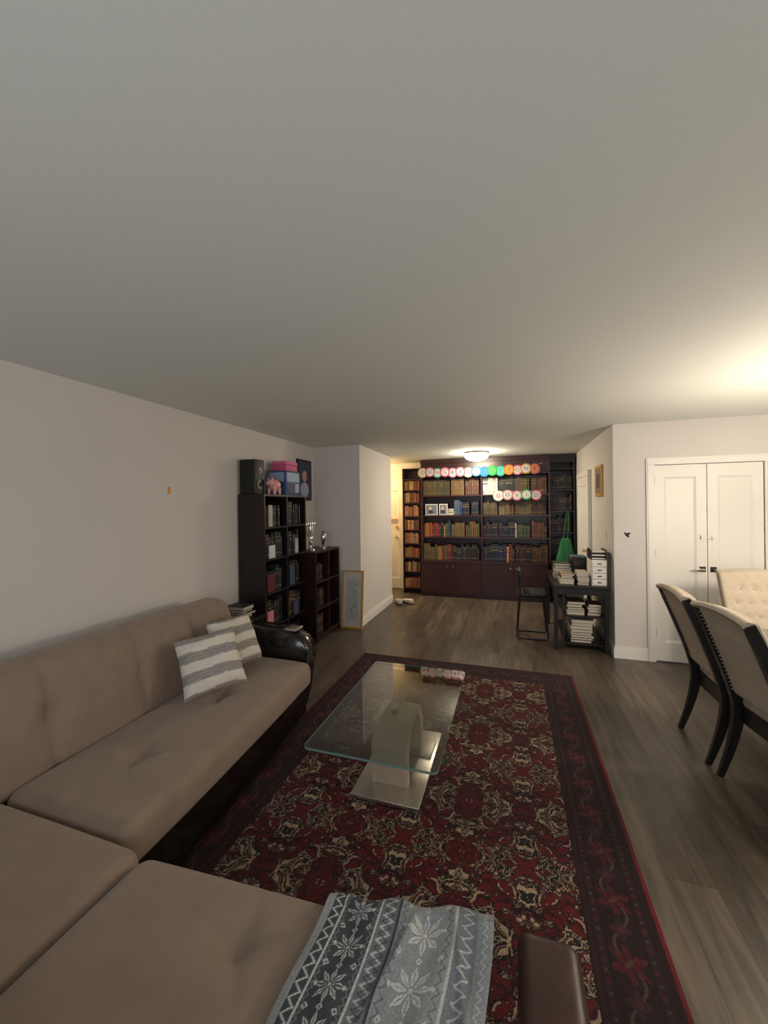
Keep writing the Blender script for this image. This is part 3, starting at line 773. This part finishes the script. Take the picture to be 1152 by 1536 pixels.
b=B(); b.rbox(XH-.006,XH-E,4.98,5.05,1.2,1.31,M_white,r=.002); b.box(XH-.01,XH-.0061,5.005,5.025,1.23,1.28,M_white); b.obj('light_switch.001',smooth=False)
b=B(); b.box(XH-.02,XH-E,5.13,5.5,1.7,2.07,M_brass); b.box(XH-.022,XH-.0201,5.17,5.46,1.74,2.03,M_v,(130,104,78)); b.box(XH-.024,XH-.0221,5.24,5.39,1.8,1.97,M_v,(60,50,44)); b.obj('gold_picture_frame',smooth=False)
def shoe(name,x,y,rot,col):
    b=B()
    def fn(P,d):
        k=(P.y+.13)/.26; P=P.copy(); P.x*=(.75+.35*math.sin(k*2.6+.3)); 
        if P.z>.03: P.z=.03+(P.z-.03)*(1.25-.75*k)
        return P
    b.rbox(-.045,.045,-.13,.13,.0155,.085,M_v,r=.03,k=3,n=(2,8,2),fn=fn,col=col); b.rbox(-.04,.04,-.12,.12,0,.02,M_v,r=.006,k=1,n=(1,4,1),fn=fn,col=(60,50,40))
    b.obj(name,(x,y,0),rot)
shoe('shoe',-1.80,6.25,.5,(176,168,156)); shoe('shoe.001',-1.66,6.3,.9,(186,178,166))

# ------------------------------------------------------------------ desk
b=B(); dx0,dx1,dy0,dy1=.42,.98,4.72,5.8
b.rbox(dx0,dx1,dy0,dy1,.69,.72,M_blackw,r=.006,k=2)
for (x,y) in ((dx0+.01,dy0+.01),(dx1-.05,dy0+.01),(dx0+.01,dy1-.05),(dx1-.05,dy1-.05)): b.box(x,x+.04,y,y+.04,0,.6895,M_blackw)
b.box(dx0+.0505,dx1-.0505,dy0+.015,dy0+.035,.62,.6895,M_blackw); b.box(dx0+.015,dx0+.03,dy0+.051,dy1-.051,.62,.6895,M_blackw)
b.box(dx0+.12,dx1-.02,dy0+.0505,dy1-.1,.36,.38,M_blackw); b.box(dx0+.12,dx1-.02,dy0+.0505,dy1-.1,.06,.08,M_blackw)
b.box(dx0+.1,dx0+.119,dy0+.0505,dy0+.08,0,.619,M_blackw)
b.obj('writing_desk',smooth=False)
b=B(); cols=[(166,160,148),(50,44,44),(136,126,110),(76,34,34),(52,52,62),(176,170,162),(36,30,28),(36,30,28)]
stack(b,.5,4.8,.721,.16,.26,4,cols); stack(b,.47,5.12,.721,.2,.26,5,cols,.02,.045); stack(b,.665,4.78,.721,.14,.22,6,cols)
stack(b,.56,4.79,.381,.2,.28,5,cols); stack(b,.6,5.2,.381,.22,.3,6,cols); stack(b,.77,4.8,.381,.15,.24,4,cols)
stack(b,.6,4.79,.081,.26,.28,8,[(166,160,150),(150,146,140),(56,48,48),(130,120,110)],.02,.04); stack(b,.6,5.2,.081,.22,.3,7,cols)
b.obj('stacked_books.001',smooth=False)
b=B()
z=.721
b.box(.815,.965,4.7755,5.05,z,z+.28,M_white)
for i in range(4): b.rbox(.82,.96,4.757,4.775,z+.01+i*.067,z+.068+i*.067,M_white,r=.004,k=1); b.box(.87,.91,4.75,4.7565,z+.035+i*.067,z+.045+i*.067,M_dark)
b.obj('paper_drawer_unit',smooth=False)
b=B(); z=1.002
for i in range(3):
    b.box(.815,.965,4.78,5.03,z,z+.006,M_dark); b.box(.815,.82,4.78,5.03,z+.0061,z+.0365,M_dark); b.box(.96,.965,4.78,5.03,z+.0061,z+.0365,M_dark); b.box(.825,.955,4.79,5.02,z+.0061,z+.02,M_v,(210,206,198)); z+=.037
b.obj('letter_tray',smooth=False)
b=B(); b.rbox(.7,.9,5.45,5.75,.721,.93,M_dark,r=.02,k=2); b.rbox(.72,.88,5.435,5.451,.75,.9,M_black,r=.01); b.rbox(.71,.89,5.48,5.71,.9305,.945,M_v,r=.004,col=(60,90,96)); b.obj('printer')
b=B(); sx,sy=.23,5.15
b.rbox(sx-.17,sx+.15,sy-.17,sy+.17,.5,.56,M_dark,r=.025,k=3)
for y in (sy-.15,sy+.15):
    b.tube([(sx-.15,y,.78),(sx-.15,y,.5),(sx-.19,y,.02),(sx-.17,y,.012),(sx+.14,y,.012),(sx+.16,y,.03),(sx+.12,y,.5)],.011,M_black,8)
b.tube([(sx-.19,sy-.15,.1),(sx-.19,sy+.15,.1)],.009,M_black,8); b.tube([(sx+.15,sy-.15,.2),(sx+.15,sy+.15,.2)],.009,M_black,8)
b.rbox(sx-.17,sx-.13,sy-.17,sy+.17,.68,.82,M_dark,r=.018,k=3)
b.obj('stool')

# ------------------------------------------------------------------ dining chairs
def dchair(name,loc,rotz,w=.44,wrapped=False):
    b=B(); hw=w/2
    def back(z):
        if z<.42: return -.24-.10*((.42-z)/.42)**1.6
        k=(z-.42)/.6; return -.24-.21*k**1.25
    zs=[0,.06,.14,.22,.3,.38,.46,.56,.66,.76,.86,.95,1.01]
    for s_ in (-1,1):
        pts=[(s_*(hw-.017),back(z),z) for z in zs]
        sc=[.55,.62,.7,.8,.9,1,1,1,1,1,.95,.9,.8]
        if wrapped: pts=pts[:7]; sc=sc[:7]
        b.sweep(pts,[(-.017,-.028),(.017,-.028),(.017,.028),(-.017,.028)],M_blackw,scales=sc,ref=(0,1,0))
        b.sweep([(s_*(hw-.03),.22,.42),(s_*(hw-.03),.225,.2),(s_*(hw-.03),.22,0)],[(-.02,-.02),(.02,-.02),(.02,.02),(-.02,.02)],M_blackw,scales=[1.1,.9,.6],ref=(0,1,0))
    b.box(-hw+.03,hw-.03,-.235,-.205,.34,.43,M_blackw); b.box(-hw+.045,hw-.045,.2,.23,.36,.43,M_blackw)
    for s_ in (-1,1): b.box(s_*(hw-.03)-.012,s_*(hw-.03)+.012,-.204,.199,.36,.43,M_blackw)
    def sf(P,d):
        if d.z>.3: P=P.copy(); P.z+=.03*max(0,1-(P.x/hw)**2)*max(0,1-(P.y/.27)**2)
        return P
    b.rbox(-hw+.005,hw-.005,-.225,.26,.42,.5,M_chair,r=.03,k=4,n=(10,10,1),fn=sf)
    bt=[]
    for r_ in range(4):
        for q in range(-2,3):
            x=q*.09+(.045 if r_%2 else 0)
            if abs(x)<hw-.05: bt.append((x,.58+r_*.105))
    def bf(P,d):
        P=P.copy(); z=P.z; x=P.x; front=d.y>.3
        if front:
            for (a,c) in bt: P.y-=.02*math.exp(-(((x-a)**2+(z-c)**2)/.022**2))
            P.y+=.012
        P.y+=back(z)+.01
        if z>.9: P.z+=.02*(1-(x/hw)**2)
        return P
    e=.0 if wrapped else .028
    b.rbox(-hw+e,hw-e,-.026,.04,.5-(.06 if wrapped else 0),1.02,M_chair,r=.022,k=3,n=(28,1,36),fn=bf)
    for (a,c) in bt: b.ell((a,back(c)+.045,c),(.009,.006,.009),M_chair,8,6)
    b.sweep([(-hw+.01+i*(w-.02)/10,back(1.0)-.01,1.01+.022*(1-((i-5)/5)**2)) for i in range(11)],[(.03*math.cos(a*math.pi/4),.02*math.sin(a*math.pi/4)) for a in range(8)],M_chair)
    for s_ in (-1,1):
        for i in range(22):
            z=.53+i*.021; b.ell((s_*(hw-.042),back(z)-.02,z),(.004,.004,.004),M_steel,6,4)
    return b.obj(name,loc,rotz,ang=50)
dchair('dining_chair',(1.47,3.13,0),math.radians(-90),.45)
dchair('dining_chair.001',(1.51,2.645,0),math.radians(-83),.46)
dchair('dining_chair.002',(1.93,3.66,0),math.radians(180),.54,wrapped=True)
b=B(); rounded_slab(b,1.43,2.43,1.75,3.33,.74,.752,.12,M_glass,M_gedge,10)
b.rbox(1.78,2.08,2.2,2.9,.0,.05,M_blackw,r=.01); b.rbox(1.86,2.0,2.3,2.8,.05,.7,M_blackw,r=.02); b.rbox(1.75,2.1,2.1,3.0,.7,.739,M_blackw,r=.01)
b.obj('dining_table')

# ------------------------------------------------------------------ camera
cd=bpy.data.cameras.new('camera'); cam=bpy.data.objects.new('camera',cd); S.collection.objects.link(cam)
cd.sensor_width=36; cd.sensor_height=36; cd.sensor_fit='AUTO'; cd.lens=590/1536*36
cd.shift_y=-9.5/1536; cd.clip_start=.05
Rm=Matrix.Rotation(math.radians(18.03),4,'Z')@Matrix.Rotation(math.radians(90),4,'X')@Matrix.Rotation(math.radians(-.7),4,'Z')
cam.matrix_world=Matrix.Translation((0,0,1.62))@Rm
S.camera=cam
